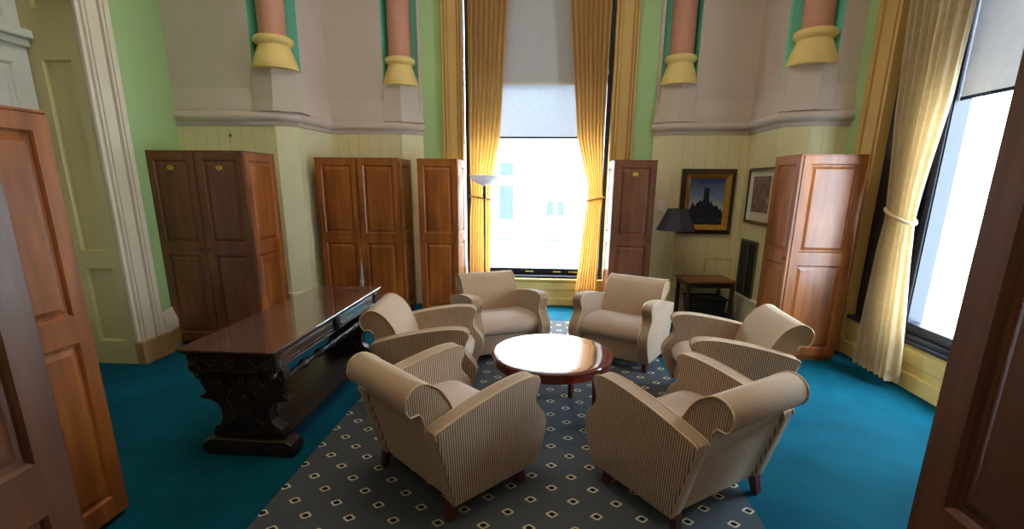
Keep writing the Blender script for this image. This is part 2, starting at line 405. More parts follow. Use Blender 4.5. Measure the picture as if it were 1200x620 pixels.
# ---- back window
def groove_box(name, x0, x1, yf, z0, z1, mat):
    bm = B(); box(bm, x0, x1, yf, yf+0.1, z0, z1); return bm
bm = B(); box(bm, -1.02, 0.73, 6.0, 6.12, 0, 0.33); box(bm, -1.02, 0.73, 5.975, 6.0, 0, 0.10, 0.006); box(bm, -1.02, 0.73, 5.985, 6.0, 0.20, 0.30, 0.006)
box(bm, -1.02, 0.73, 5.965, 6.12, 0.315, 0.345, 0.006)
struct('wall_back_under_window', bm, M['panel_yellow'])
struct('wall_back_over_window', box(B(), -1.24, 0.97, 6.03, 6.15, 4.55, ZT+0.2), M['green'])
bm = B(); box(bm, -0.99, -0.93, 6.05, 6.2, 0.36, 4.55, 0.004); box(bm, 0.66, 0.71, 6.05, 6.2, 0.36, 4.55, 0.004)
box(bm, -0.99, 0.71, 6.0, 6.2, 0.34, 0.375, 0.004); box(bm, -0.93, 0.66, 6.1, 6.18, 0.375, 0.455, 0.006); box(bm, -0.93, 0.66, 6.1, 6.18, 4.45, 4.55)
box(bm, -0.93, 0.66, 6.1, 6.16, 2.64, 2.71)
w1 = struct('window_1', bm, M['navy'])
obj('pane', box(B(), -0.93, 0.66, 6.135, 6.14, 0.45, 4.46), M['glass'], w1)
bm = B()
for x in (-0.55, -0.25, 0.1, 0.3): box(bm, x, x+0.1, 6.085, 6.1, 0.405, 0.42, 0.003)
obj('sash_latch', bm, M['brass'], w1)
def casing(name, x0, x1, y0, y1, axis, z1, mat, line):
    """stepped fluted pilaster; axis 'x' = its face spans x"""
    bm = B(); n = 9; a, b = (x0, x1) if axis == 'x' else (y0, y1)
    w = b-a; st = [(0, .10, .045), (.10, .16, .025), (.16, .24, .05), (.24, .30, .028), (.30, .72, .035), (.72, .78, .022), (.78, .86, .045), (.86, .90, .02), (.90, 1, .04)]
    for s, e, d in st:
        if axis == 'x': box(bm, a+w*s, a+w*e, y0-d, y1, 0, z1, 0.003)
        else: box(bm, x0-d, x1, a+w*s, a+w*e, 0, z1, 0.003)
    return struct(name, bm, mat)
casing('trim_3', -1.24, -1.0, 6.0, 6.1, 'x', ZT, M['tan'], None)
casing('trim_4', 0.71, 0.97, 6.0, 6.1, 'x', ZT, M['tan'], None)
casing('trim_5', 2.80, 2.9, 4.48, 4.79, 'y', ZT, M['tan'], None)

def roller(name, label, axis, a0, a1, p, z0, z1, mat, hem):
    rt = thing(name, label, 'window shade', ((a0+a1)/2, p, z0) if axis == 'x' else (p, (a0+a1)/2, z0))
    h = (a1-a0)/2; bm = B()
    if axis == 'x':
        obj('shade_cloth', box(bm, -h, h, -.002, .002, 0, z1-z0), mat, rt)
        obj('hem_bar', box(B(), -h, h, -.008, .008, -.012, .012, .004), hem, rt)
        obj('roller', prism(B(), [(0.03*math.cos(a*PI/6), z1-z0+.02+0.03*math.sin(a*PI/6)) for a in range(12)], 'x', -h, h), M['white'], rt, 40)
    else:
        obj('shade_cloth', box(bm, -.002, .002, -h, h, 0, z1-z0), mat, rt)
        obj('hem_bar', box(B(), -.008, .008, -h, h, -.012, .012, .004), hem, rt)
        obj('roller', prism(B(), [(0.03*math.cos(a*PI/6), z1-z0+.02+0.03*math.sin(a*PI/6)) for a in range(12)], 'y', -h, h), M['white'], rt, 40)
roller('roller_shade', 'pale grey roller shade, the upper one in the tall back window', 'x', -0.92, 0.65, 6.05, 2.62, 4.48, M['rollershade'], M['white'])
roller('roller_shade', 'bluish white roller shade, the lower one in the tall back window', 'x', -0.92, 0.65, 6.085, 2.03, 4.40, M['rollershade_lower'], M['rail'])

# ---- right window
struct('wall_right_near', box(B(), 2.79, 2.9, -2.6, 2.6, 0, ZT+0.2), M['pale'])
struct('wall_right_over_window', box(B(), 2.79, 2.9, 2.6, 4.55, 4.55, ZT+0.2), M['green'])
bm = B(); box(bm, 2.79, 2.9, 2.6, 4.79, 0, 0.34); box(bm, 2.765, 2.79, 2.6, 4.52, 0, 0.13, 0.008); box(bm, 2.78, 2.79, 2.6, 4.5, 0.19, 0.31, 0.008)
struct('wall_right_under_window', bm, M['panel_yellow'])
bm = B()
box(bm, 2.84, 2.95, 3.85, 4.52, 0.34, 4.55); box(bm, 2.82, 2.84, 4.12, 4.46, 0.45, 4.5, .006); box(bm, 2.80, 2.84, 4.03, 4.08, 0.37, 4.55, .006); box(bm, 2.815, 2.84, 3.95, 3.99, 0.37, 4.55, .006)
box(bm, 2.825, 2.84, 3.86, 3.91, 0.37, 4.55, .005)
box(bm, 2.79, 2.95, 2.6, 2.7, 0.34, 4.55); box(bm, 2.77, 2.95, 2.6, 4.52, 0.335, 0.365, .005); box(bm, 2.80, 2.86, 2.7, 3.99, .365, .40, .004)
box(bm, 2.835, 2.93, 2.7, 3.86, 0.40, 0.475, .006); box(bm, 2.85, 2.93, 2.7, 3.86, 4.4, 4.55)
w2 = struct('window_2', bm, M['navy'])
obj('pane', box(B(), 2.895, 2.90, 2.7, 3.86, 0.46, 4.45), M['glass'], w2)
obj('sash_latch', box(B(), 2.82, 2.835, 3.28, 3.42, 0.42, 0.445, .003), M['bronze'], w2)
roller('roller_shade', 'grey roller shade in the right window, half lowered', 'y', 2.72, 3.84, 2.865, 2.10, 4.46, M['rollershade'], M['rail'])

# ---- left doorway: fluted casing, panelled reveal, white door
bm = B()
for s, e, d in [(0, .12, .03), (.12, .2, .05), (.2, .26, .03), (.26, .62, .045), (.62, .68, .03), (.68, .76, .055), (.76, .82, .03), (.82, 1, .05)]:
    y0, y1 = 3.59, 3.86
    box(bm, -3.379, -3.38+d, y0+(y1-y0)*s, y0+(y1-y0)*e, 0.19, ZT, .003)
cs = struct('trim_6', bm, M['cream'])
struct('trim_7', box(B(), -3.379, -3.31, 3.58, 3.89, 0, 0.19, .004), M['ochre'])
bl = [(-3.36, 3.87), (-3.8, 5.0)]
struct('baseboard_left', sweep(B(), bl, [(-.01, .18), (.045, .18), (.05, .24), (.035, .29), (.02, .33), (.015, .36), (-.01, .36)]), M['cream'], 50)
struct('baseboard_left_foot', sweep(B(), bl, [(-.01, 0), (.05, 0), (.05, .18), (-.01, .18)]), M['ochre'])
def panel_face(bm, u0, u1, z0, z1, holes, pl, d=0.018, m=0.03, P=None):
    """flat face with sunk panels; P maps (u, z, depth) to xyz"""
    us = sorted({u0, u1, *[h[0] for h in holes], *[h[1] for h in holes]}); zs = sorted({z0, z1, *[h[2] for h in holes], *[h[3] for h in holes]})
    V = {}
    def v(u, z, dd):
        k = (round(u, 5), round(z, 5), round(dd, 5))
        if k not in V: V[k] = bm.verts.new(P(u, z, dd))
        return V[k]
    for a, b in zip(us, us[1:]):
        for c, e in zip(zs, zs[1:]):
            if any(h[0]-1e-6 <= a and b <= h[1]+1e-6 and h[2]-1e-6 <= c and e <= h[3]+1e-6 for h in holes): continue
            bm.faces.new((v(a, c, 0), v(b, c, 0), v(b, e, 0), v(a, e, 0)))
    for h in holes:
        lp = [(0, 0), (m*.35, d*.55), (m*.5, d), (m, d)]
        if pl: lp += [(m*2.1, d*.25)]
        R_ = [[v(h[0]+i, h[2]+i, dd), v(h[1]-i, h[2]+i, dd), v(h[1]-i, h[3]-i, dd), v(h[0]+i, h[3]-i, dd)] for i, dd in lp]
        for a, b in zip(R_, R_[1:]):
            for k in range(4): bm.faces.new((a[k], a[(k+1) % 4], b[(k+1) % 4], b[k]))
        bm.faces.new(R_[-1])
    return bm
bm = B(); panel_face(bm, -3.80, -3.38, 0, ZT, [(-3.685, -3.46, .2, .81), (-3.685, -3.46, .95, 2.34), (-3.685, -3.46, 2.68, 4.0)], False, .03, .02, lambda u, z, d: (u, 3.59+d, z))
box(bm, -3.8, -3.38, 3.63, 3.8, 0, ZT)
struct('trim_8', bm, M['olive'])
bm = B(); panel_face(bm, 2.5, 3.585, 0.0, 2.42, [(2.62, 3.02, .25, 1.05), (3.14, 3.47, .25, 1.05), (2.62, 3.02, 1.2, 2.3), (3.14, 3.47, 1.2, 2.3)], True, .02, .035, lambda u, z, d: (-3.78-d, u, z))
box(bm, -3.86, -3.805, 2.5, 3.585, 0, 2.42)
d1 = struct('door_1', bm, M['whitedoor'])
obj('door_handle', lathe(B(), [(.012, 0), (.012, .03), (.028, .05), (.03, .07), (.0, .085)], 16, (0, 0)), M['brass'], d1, 40).matrix_basis = Matrix.Translation((-3.78, 2.56, 1.0)) @ Matrix.Rotation(PI/2, 4, 'Y')
bm = B(); box(bm, -3.86, -3.74, 2.4, 3.585, 2.42, 2.47, .006); box(bm, -3.86, -3.70, 2.4, 3.585, 2.47, 2.53, .008)
box(bm, -3.86, -3.78, 2.4, 2.5, 2.53, 4.4); box(bm, -3.86, -3.78, 3.47, 3.585, 2.53, 4.4, .01); box(bm, -3.86, -3.78, 2.5, 3.47, 2.53, 2.60, .01); box(bm, -3.86, -3.78, 2.4, 3.585, 4.3, 4.9)
tr = struct('trim_9', bm, M['whitedoor'])
obj('transom_pane', box(B(), -3.84, -3.82, 2.5, 3.47, 2.6, 4.3), M['black'], tr)
struct('wall_left_over_door', box(B(), -3.95, -3.86, 2.0, 3.8, 0, ZT+.2), M['olive'])

# ---- carpet runner with pattern
tag(obj('patterned_rug', box(B(), -1.29, 1.02, 1.0, 5.27, 0.0005, 0.006), M['rug']), 'dark grey rug with rows of small cream diamonds under the armchairs', 'rug')

# ================================================================== OUTSIDE
out = thing('street_building', 'sunlit pale building seen across the street through the tall back window', 'building', (0, 16, -3))
bm = B(); box(bm, -9, 9, 0, 3, 0, 10)
box(bm, -9, 9, -.15, 0, 2.72, 2.86); box(bm, -9, 9, -.2, 0, 9.7, 10)
obj('wall', bm, M['facade'], out)
for (x0, x1, z0, z1) in [(-1.55, -1.08, 3.35, 4.45), (-1.55, -1.08, 4.75, 5.15), (-4.6, -4.0, 3.35, 4.45), (0.0, .22, 3.5, 3.95), (.34, .56, 3.5, 3.95), (3.0, 3.5, 3.35, 4.45)]:
    obj('window', box(B(), x0, x1, -.02, .02, z0, z1), M['facade_win'], out)
struct('ground', box(B(), -16, 34, 6.6, 40, -3.2, -3.0), M['pavement'])
rb = thing('street_railing', 'faint pale railing outside the tall back window', 'railing', (-0.1, 9.0, -3))
bm = B(); box(bm, -1.6, 1.6, -.03, .03, 3.48, 3.50)
obj('rail_bar', bm, M['rail'], rb)
for x in (-.95, .85):
    obj('rail_post', tube(B(), [(x, 0, 0), (x, 0, 3.0), (x+.08*(1 if x < 0 else -1), 0, 3.2), (x+.35*(1 if x < 0 else -1), 0, 3.35), (x+.35*(1 if x < 0 else -1), 0, 3.48)], .015), M['facade'], rb, 40)
o2 = thing('side_building', 'bright pale building seen through the right window', 'building', (14, 4, -3))
bm = B(); box(bm, 0, 3, -9, 9, 0, 8); 
for y in (-5, -3.2, -1, 1.4, 3.4, 5.5): box(bm, -.12, 0, y, y+.35, 0, 8)
obj('wall', bm, M['facade'], o2)

# ================================================================== LOCKERS
LH = 1.75
def ellipse(bm, cx, y, cz, rx, rz, th):
    prism(bm, [(cx+rx*math.cos(2*PI*k/24), cz+rz*math.sin(2*PI*k/24)) for k in range(24)], 'y', y-th, y)
    return bm
def locker(name, label, nd, w, depth, loc, rz, mat=None, plates=(0,), plate_mat='plate', group=None):
    mat = mat or M['locker']
    rt = thing(name, label, 'locker', loc, rz, group)
    T = nd*w
    bm = B(); box(bm, 0.02, T-0.02, 0.045, depth, 0.05, LH-0.012); box(bm, 0.03, T-0.03, 0.06, depth-.02, 0, 0.05)
    box(bm, 0, T, 0.0, depth, LH-0.012, LH, 0.003)
    obj('body', bm, mat, rt)
    for i in range(nd):
        x0, x1 = i*w+0.004, (i+1)*w-0.004
        bm = B(); st = 0.062
        panel_face(bm, x0, x1, 0.03, LH-0.013, [(x0+st, x1-st, .12, .85), (x0+st, x1-st, .96, LH-.075)], True, .012, .02, lambda u, z, d: (u, d, z))
        # edges + back
        for (a, b) in ((x0, x0+.0005), (x1-.0005, x1)): box(bm, a, b, .0, .022, .03, LH-.013)
        box(bm, x0, x1, .018, .022, .03, LH-.013); box(bm, x0, x1, .0, .02, .0295, .03); box(bm, x0, x1, 0, .02, LH-.0135, LH-.013)
        d = obj('door', bm, mat, rt)
        if i in plates:
            p = obj('number_plate', ellipse(B(), (x0+x1)/2, -0.0, 1.607, .031, .020, .003), M[plate_mat], d)
            if plate_mat == 'plate': obj('number_plate_mark', ellipse(B(), (x0+x1)/2, -0.003, 1.607, .012, .008, .0006), M['plate_mark'], d)
        kx = x0+.03 if i % 2 else x1-.03
        bm = lathe(B(), [(.006, -.0), (.006, -.008), (.010, -.012), (.007, -.018), (0.001, -.02)], 12, (kx, .905), 1, 'y')
        obj('knob', bm, M['bronze'], d, 40)
    for sx, nm in ((0, 'left'), (T, 'right')):
        sg = 1 if sx == 0 else -1
        bm = B(); panel_face(bm, 0.024, depth-.004, 0.05, LH-0.013, [(0.024+.06, depth-.06, .12, .85), (0.024+.06, depth-.06, .96, LH-.075)], True, .012, .02, lambda u, z, d: (sx+sg*d, u, z))
        obj('side_panel', bm, M['locker'], rt)
    return rt
locker('locker', 'tall brown double locker with two yellow oval plates, by the green wall', 2, .44, .50, (-3.47, 4.12, 0), 0, M['locker_shaded'], (0, 1))
locker('locker', 'brown double locker behind the carved table with a plastic strip in its door gap', 2, .455, .50, (-2.48, 5.2, 0), 0, None, (0,), 'plate_dull')
locker('locker', 'narrow single locker just left of the gold curtain and torchiere lamp', 1, .44, .46, (-1.40, 5.3, 0), 0, None, (0,), 'plate_dull')
locker('locker', 'narrow single locker just right of the tall window, beside the dark-shaded lamp', 1, .45, .46, (0.70, 5.36, 0), 0, M['locker_shaded'], (0,))
locker('locker', 'single locker right of the framed pictures, its broad side glossy with window light', 1, .46, .52, (2.03, 4.66, 0), -PI/2, None, (0,), 'plate_dull')
locker('locker', 'orange-brown locker at the left edge in front of the arched doorway', 2, .45, .50, (-1.905, 1.83-.90, 0), PI/2, None, (1,), 'plate_dull')
locker('locker', 'nearest shaded locker cropped by the lower left corner of the picture', 2, .45, .50, (-0.98, .836-.90, 0), PI/2, M['locker_shaded'], ())
locker('locker', 'shaded red-brown locker cropped by the right edge, nearest on that side', 2, .45, .50, (0.70, .845, 0), -PI/2, M['locker_shaded'], ())
# plastic strip
bm = B(); prev = None; rings = []
for j in range(15):
    t = j/14; z = .66-.30*t; r = .004+.026*t**1.3*(1 if t < .9 else .8); ring = []
    for k in range(10):
        a = 2*PI*k/10; rr = r*(1+.35*random.uniform(-1, 1)); ring.append(bm.verts.new((rr*math.cos(a)-.01*t, .55*rr*math.sin(a), z)))
    rings.append(ring)
for a, b in zip(rings, rings[1:]):
    for k in range(10): bm.faces.new((a[k], a[(k+1) % 10], b[(k+1) % 10], b[k]))
bm.faces.new(rings[0]); bm.faces.new(rings[-1])
o = obj('plastic_bag', bm, M['plastic_bag']); o.location = (-2.028, 5.172, 0)
tag(o, 'crumpled silvery plastic hanging from the gap between two locker doors', 'plastic bag')

# ================================================================== ARMCHAIRS
def armchair(label, loc, rz, group='armchairs around the coffee table'):
    rt = thing('armchair', label, 'armchair', (loc[0], loc[1], 0.006), rz, None)
    wi, wo = .262, .345
    side = [(-.243, .085)] + [(-.340, .455), (-.337, .478), (-.322, .488)]
    top = spline([(-.322, .488), (-.18, .527), (-.02, .560), (.12, .580), (.21, .584), (.262, .577), (.288, .556), (.288, .53), (.270, .49), (.262, .455), (.275, .415), (.308, .375), (.333, .335), (.338, .29), (.322, .22), (.285, .14), (.25, .085)], 4)
    prof = side + top[1:]
    for s in (-1, 1):
        bm = B(); prism(bm, prof, 'x', s*wi if s > 0 else -wo, s*wo if s > 0 else -wi, 0.017, 3)
        a = obj('arm', bm, M['rib'], rt, 35)
        for xx in (s*(wo-.005), s*(wi+.005)):
            obj('piping', tube(B(), [(xx, y, z) for y, z in prof[1:]], .0042, 6), M['piping'], a, 60)
    # seat
    bm = B(); sp = [(-.16, .27), (-.16, .37)] + spline([(-.16, .372), (0, .392), (.14, .394), (.22, .378), (.268, .345), (.283, .30), (.268, .262), (.23, .245)], 4) + [(-.1, .245)]
    prism(bm, sp[1:], 'x', -wi+.002, wi-.002, .014, 3); obj('seat_cushion', bm, M['rib_soft'], rt, 40)
    bm = B(); box(bm, -wi+.001, wi-.001, -.2, .246, .085, .25, .01, 2); obj('seat_base', bm, M['rib'], rt, 40)
    # back with rolled top
    cy, cz, r = -.350, .606, .078
    arc = [(cy+r*math.cos(R(a)), cz+r*math.sin(R(a))) for a in range(238, 66, -12)]
    bp = [(-.232, .095), (-.305, .37), (-.330, .47), (-.345, .53), (-.362, .552)] + arc[1:] + spline([(-.318, .677), (-.262, .640), (-.215, .575), (-.178, .49), (-.155, .40), (-.14, .30)], 4) + [(-.14, .095)]
    hw = .268
    bm = B(); prism(bm, bp, 'x', -hw+.008, hw-.008, .008, 2)
    b = obj('backrest', bm, M['rib_back'], rt, 35)
    loop = bp[3:36]
    for s in (-1, 1): obj('piping', tube(B(), [(s*(hw-.006), y, z) for y, z in loop], .0045, 6), M['piping'], b, 60)
    for sx in (-1, 1):
        for y0, dy in ((.19, .015), (-.225, -.02)):
            bm = B(); h = .022
            v0 = [bm.verts.new((sx*.288+a*h, y0+c*h, .095)) for a, c in ((-1, -1), (1, -1), (1, 1), (-1, 1))]
            v1 = [bm.verts.new((sx*.296+a*.017, y0+dy+c*.017, 0)) for a, c in ((-1, -1), (1, -1), (1, 1), (-1, 1))]
            for i in range(4): bm.faces.new((v0[i], v0[(i+1) % 4], v1[(i+1) % 4], v1[i]))
            bm.faces.new(v0); bm.faces.new(v1); obj('leg', bm, M['leg'], rt)
    return rt
def copy_tree(o, parent=None):
    c = o.copy(); C.objects.link(c); c.parent = parent
    for ch in [x for x in list(C.objects) if x.parent == o]: copy_tree(ch, c)
    return c
CH = [('armchair nearest on the left, back to the viewer, by the carved table', -.458, 2.261, -42.5),
      ('armchair nearest on the right, back to the viewer, at the rug edge', .705, 2.245, 35.3),
      ('armchair facing the viewer in front of the locker and dark-shaded lamp', .68, 4.112, 150.1),
      ('armchair facing the viewer in front of the torchiere lamp and left gold curtain', -.402, 4.157, -152.4),
      ('armchair facing right, between the carved table and the coffee table', -.789, 3.246, -86.3),
      ('armchair facing left on the window side, in front of the glossy locker', 1.214, 3.184, 87.0)]
proto = None
for lb, x, y, a in CH:
    if proto is None:
        proto = armchair('beige ribbed ' + lb, (x, y), R(a)); continue
    c = copy_tree(proto); c.location = (x, y, .006 if abs(x) < .9 else .006); c.rotation_euler = (0, 0, R(a)); c['label'] = 'beige ribbed ' + lb
for c in C.objects:
    if c.get('category') == 'armchair': c['group'] = 'armchairs around the coffee table'

# ================================================================== COFFEE TABLE
ct = thing('coffee_table', 'round glossy red-brown coffee table in the middle of the armchairs', 'coffee table', (.058, 2.965, .006))
obj('table_top', lathe(B(), [(.30, .426), (.378, .426), (.386, .430), (.388, .436), (.386, .441), (.379, .4445), (.372, .445), (.30, .445), (.15, .445), (.0005, .445)], 96), M['coffee_top'], ct, 40)
obj('apron', lathe(B(), [(.30, .372), (.368, .372), (.374, .376), (.374, .42), (.366, .4255), (.30, .4255)], 96), M['coffee'], ct, 40)
for k in range(4):
    a = PI/4+k*PI/2+.3; bm = B(); x, y = .315*math.cos(a), .315*math.sin(a)
    lathe(bm, [(.016, 0), (.018, .01), (.028, .3), (.03, .375)], 4, (x, y)); obj('leg', bm, M['coffee'], ct)

# ================================================================== CARVED LONG TABLE
X0, X1, Y0, Y1, H = -1.90, -1.37, 2.24, 3.88, .652
cxm, cym = (X0+X1)/2, (Y0+Y1)/2; hx, hy = (X1-X0)/2, (Y1-Y0)/2
lt = thing('carved_table', 'long dark carved wooden table with reflective top, left of the armchairs', 'table', (cxm, cym, 0))
bm = B(); box(bm, -hx, hx, -hy, hy, H-.014, H, .004, 2); obj('table_top', bm, M['tabletop'], lt)
bm = B(); box(bm, -hx+.008, hx-.008, -hy+.008, hy-.008, H-.022, H-.014); box(bm, -hx+.018, hx-.018, -hy+.018, hy-.018, H-.034, H-.022, .005, 2)
obj('top_moulding', bm, M['carved'], lt)
ax, ay = hx-.035, hy-.04; z0, z1 = .52, H-.034
def carved_apron(bm, length, P):
    def bx(a, b, c, d, e, f):  # along, out, z
        pts = [P(x, y) for x in (a, b) for y in (c, d)]
        xs = [p[0] for p in pts]; ys = [p[1] for p in pts]; box(bm, min(xs), max(xs), min(ys), max(ys), e, f, .003)
    bx(-length, length, -.02, 0, z0, z1); bx(-length, length, 0, .008, z0, z0+.014); bx(-length, length, 0, .008, z1-.012, z1)
    return bx
for s in (-1, 1):   # long sides (face +-x)
    bm = B(); bx = carved_apron(bm, ay, lambda a, o: (s*(ax+o), a))
    for c in (0, -ay+.03, ay-.03): bx(c-.03, c+.03, 0, .014, z0, z1)
    for c in (-ay/2, ay/2):
        bx(c-ay/2+.07, c+ay/2-.07, 0, .006, z0+.028, z0+.034); bx(c-ay/2+.07, c+ay/2-.07, 0, .006, z1-.03, z1-.024)
    ap = obj('apron', bm, M['carved'], lt)
    for c in (-ay/2, ay/2):
        q0 = sorted((s*ax, s*(ax+.004))); obj('apron_panel', box(B(), q0[0], q0[1], c-ay/2+.06, c+ay/2-.06, z0+.02, z1-.018), M['tabletop'], ap)
    for c in (0, -ay+.03, ay-.03):
        bm = B()
        for q in range(8):
            a = q*PI/4; r0 = .018
            bmesh.ops.create_icosphere(bm, subdivisions=1, radius=.009, matrix=Matrix.Translation((s*(ax+.015), c+r0*math.cos(a), (z0+z1)/2+r0*math.sin(a)*1.3)))
        bmesh.ops.create_icosphere(bm, subdivisions=2, radius=.012, matrix=Matrix.Translation((s*(ax+.016), c, (z0+z1)/2)))
        obj('carved_rosette', bm, M['carved'], ap, 50)
for s in (-1, 1):   # ends (face +-y)
    bm = B(); bx = carved_apron(bm, ax, lambda a, o: (a, s*(ay+o)))
    for c in (0, -ax+.03, ax-.03): bx(c-.032, c+.032, 0, .012, z0, z1)
    ap = obj('apron', bm, M['carved'], lt)
    for c in (0, -ax+.03, ax-.03):
        bm = B()
        for q in range(8):
            a = q*PI/4
            bmesh.ops.create_icosphere(bm, subdivisions=1, radius=.009, matrix=Matrix.Translation((c+.02*math.cos(a), s*(ay+.013), (z0+z1)/2+.018*math.sin(a))))
        bmesh.ops.create_icosphere(bm, subdivisions=2, radius=.012, matrix=Matrix.Translation((c, s*(ay+.014), (z0+z1)/2)))
        obj('carved_rosette', bm, M['carved'], ap, 50)
    for c in (-.125, .125):
        bm = tube(B(), spline([(c-.05, s*(ay+.004), (z0+z1)/2-.015), (c-.02, s*(ay+.006), (z0+z1)/2+.018), (c+.02, s*(ay+.006), (z0+z1)/2-.018), (c+.05, s*(ay+.004), (z0+z1)/2+.015)], 5), .006, 6)
        obj('carved_scroll', bm, M['carved'], ap, 50)
for sx in (-1, 1):
    for sy in (-1, 1):
        obj('pendant', lathe(B(), [(.022, z0), (.026, z0-.012), (.014, z0-.018), (.02, z0-.03), (.010, z0-.045), (.003, z0-.056)], 16, (sx*(ax-.02), sy*(ay-.02))), M['carved'], lt, 40)
half = [(.0, .535), (.235, .535), (.245, .515), (.248, .47), (.240, .42), (.222, .38), (.20, .362), (.235, .352), (.262, .345), (.245, .330), (.20, .325), (.155, .315), (.135, .285), (.128, .24), (.135, .20), (.165, .18), (.175, .165), (.20, .158), (.205, .10), (.0, .10)]
outl = half[1:-1]; full = outl + [(-x, z) for x, z in reversed(outl)]
for s in (-1, 1):
    yc = s*(hy-.14)
    bm = B(); prism(bm, full, 'y', yc-.035, yc+.035, .008, 2); tr_ = obj('trestle', bm, M['carved'], lt, 40)
    bm = B()
    for sd in (-1, 1):
        yy = yc+sd*.037
        for sx in (-1, 1):
            sp = [(sx*(.15+.075*math.cos(t)*(1-t/9)), yy, .45+.07*math.sin(t)*(1-t/9)) for t in [i*.45 for i in range(16)]]
            tube(bm, sp, .008, 6)
            tube(bm, spline([(sx*.06, yy, .50), (sx*.04, yy, .42), (sx*.09, yy, .34), (sx*.05, yy, .24), (sx*.10, yy, .19)], 5), .008, 6)
        bmesh.ops.create_icosphere(bm, subdivisions=2, radius=.03, matrix=Matrix.Translation((0, yy, .44)) @ Matrix.Diagonal((1, .4, 1.3, 1)))
        bmesh.ops.create_icosphere(bm, subdivisions=2, radius=.022, matrix=Matrix.Translation((0, yy, .33)) @ Matrix.Diagonal((1, .4, 1.6, 1)))
    obj('carved_scroll', bm, M['carved'], tr_, 50)
    fo = [(-.20, .0), (-.235, .0), (-.262, .02), (-.268, .05), (-.255, .078), (-.225, .09), (-.19, .10), (.19, .10), (.225, .09), (.255, .078), (.268, .05), (.262, .02), (.235, .0), (.20, .0), (.17, .018), (-.17, .018)]
    bm = B(); prism(bm, fo, 'y', yc-.06, yc+.06, .008, 2); obj('foot', bm, M['carved'], lt, 40)
bm = B(); box(bm, -.20, .21, -hy+.17, hy-.17, .10, .125, .004, 2); obj('shelf', bm, M['carved'], lt, 40)
pr = [(.012, -.62), (.02, -.60)]
for k in range(6):
    y = -.60+k*.2; pr += [(.014, y+.02), (.026, y+.05), (.03, y+.07), (.026, y+.09), (.014, y+.11), (.02, y+.125), (.02, y+.135), (.012, y+.16), (.018, y+.18)]
pr += [(.02, .60), (.012, .64)]
obj('spindle', lathe(B(), pr, 20, (.155, .405), 1, 'y'), M['carved'], lt, 50)

# ================================================================== CURTAINS
def curtain(name, label, axis, base, rows, mat, folds=8, amp=.035, ziso=None, lining=None):
    """rows: (z, edge_a, edge_b, amp_factor) from top to bottom; base = plane position"""
    NF = folds*12; rows = sorted(rows)
    zs = [r[0] for r in rows]
    def interp(z, i):
        for a, b in zip(rows, rows[1:]):
            if a[0] <= z <= b[0]:
                t = (z-a[0])/(b[0]-a[0]); t = t*t*(3-2*t) if i == 3 else t; return a[i]+(b[i]-a[i])*t
        return rows[-1][i]
    bm = B(); g = []
    nz = 70
    rnd = [random.uniform(-.4, .4) for _ in range(folds+2)]
    for j in range(nz+1):
        z = zs[0]+(zs[-1]-zs[0])*j/nz; a, b, am = interp(z, 1), interp(z, 2), interp(z, 3); row = []
        for i in range(NF+1):
            t = i/NF; ph = t*folds*2*PI+rnd[int(t*folds)]*.5*math.sin(t*folds*PI)
            d = amp*am*(math.sin(ph)+.12*math.sin(2.3*ph+z*1.3)); p = a+(b-a)*t
            row.append(bm.verts.new((p, base+d, z) if axis == 'x' else (base+d, p, z)))
        g.append(row)
    for r0, r1 in zip(g, g[1:]):
        for i in range(NF): bm.faces.new((r0[i], r0[i+1], r1[i+1], r1[i]))
    bmesh.ops.solidify(bm, geom=bm.faces[:], thickness=.004)
    rt = thing(name, label, 'curtain')
    obj('drape', bm, mat, rt, 180)
    return rt
def tie(rt, axis, base, a, b, z, dz, mat, r=.012, dep=.05):
    pts = []
    for k in range(28):
        t = 2*PI*k/28; p = (a+b)/2+(b-a)/2*math.cos(t); q = base+dep*math.sin(t); zz = z+dz*math.cos(t)
        pts.append((p, q, zz) if axis == 'x' else (q, p, zz))
    bm = tube(B(), pts, r, 8, True)
    obj('tieback', bm, mat, rt, 60)
c1 = curtain('curtain', 'gold pleated curtain tied back on the left of the tall window', 'x', 5.86,
    [(4.5, -.93, -.40, 1), (3.4, -.92, -.47, 1), (2.0, -.92, -.56, .9), (1.5, -.91, -.655, .7), (1.33, -.90, -.67, .55), (1.1, -.92, -.66, .7), (.3, -.93, -.68, .9), (.03, -.93, -.68, 1)], M['curtain'], 8, .034)
tie(c1, 'x', 5.85, -.91, -.65, 1.33, -.02, M['curtain'])
c2 = curtain('curtain', 'gold pleated curtain glowing yellow, tied back on the right of the tall window', 'x', 5.86,
    [(4.5, .18, .66, 1), (3.4, .205, .645, 1), (2.0, .33, .63, .9), (1.5, .47, .64, .7), (1.33, .475, .65, .55), (1.1, .45, .64, .7), (.3, .385, .635, .9), (.03, .35, .64, 1)], M['curtain'], 8, .032)
tie(c2, 'x', 5.85, .455, .665, 1.33, .02, M['curtain'])
c3 = curtain('curtain', 'cream damask curtain tied back at the right window', 'y', 2.66,
    [(4.5, 3.62, 4.30, 1), (2.87, 3.64, 4.20, 1), (2.1, 3.67, 4.13, .9), (1.5, 3.75, 4.05, .7), (1.28, 3.76, 4.03, .55), (1.0, 3.73, 4.05, .7), (.4, 3.64, 4.06, .9), (.06, 3.60, 4.06, 1)], M['curtain2'], 7, .045)
tie(c3, 'y', 2.66, 3.745, 4.05, 1.29, .05, M['curtain2'], .013, .06)
for c, ax_, ends in ((c1, 'x', (-1.0, -.35)), (c2, 'x', (.12, .72))):
    obj('curtain_pole', tube(B(), [(ends[0], 5.86, 4.52), (ends[1], 5.86, 4.52)], .015), M['brass'], c, 40)
obj('curtain_pole', tube(B(), [(2.66, 3.5, 4.52), (2.66, 4.5, 4.52)], .015), M['brass'], c3, 40)

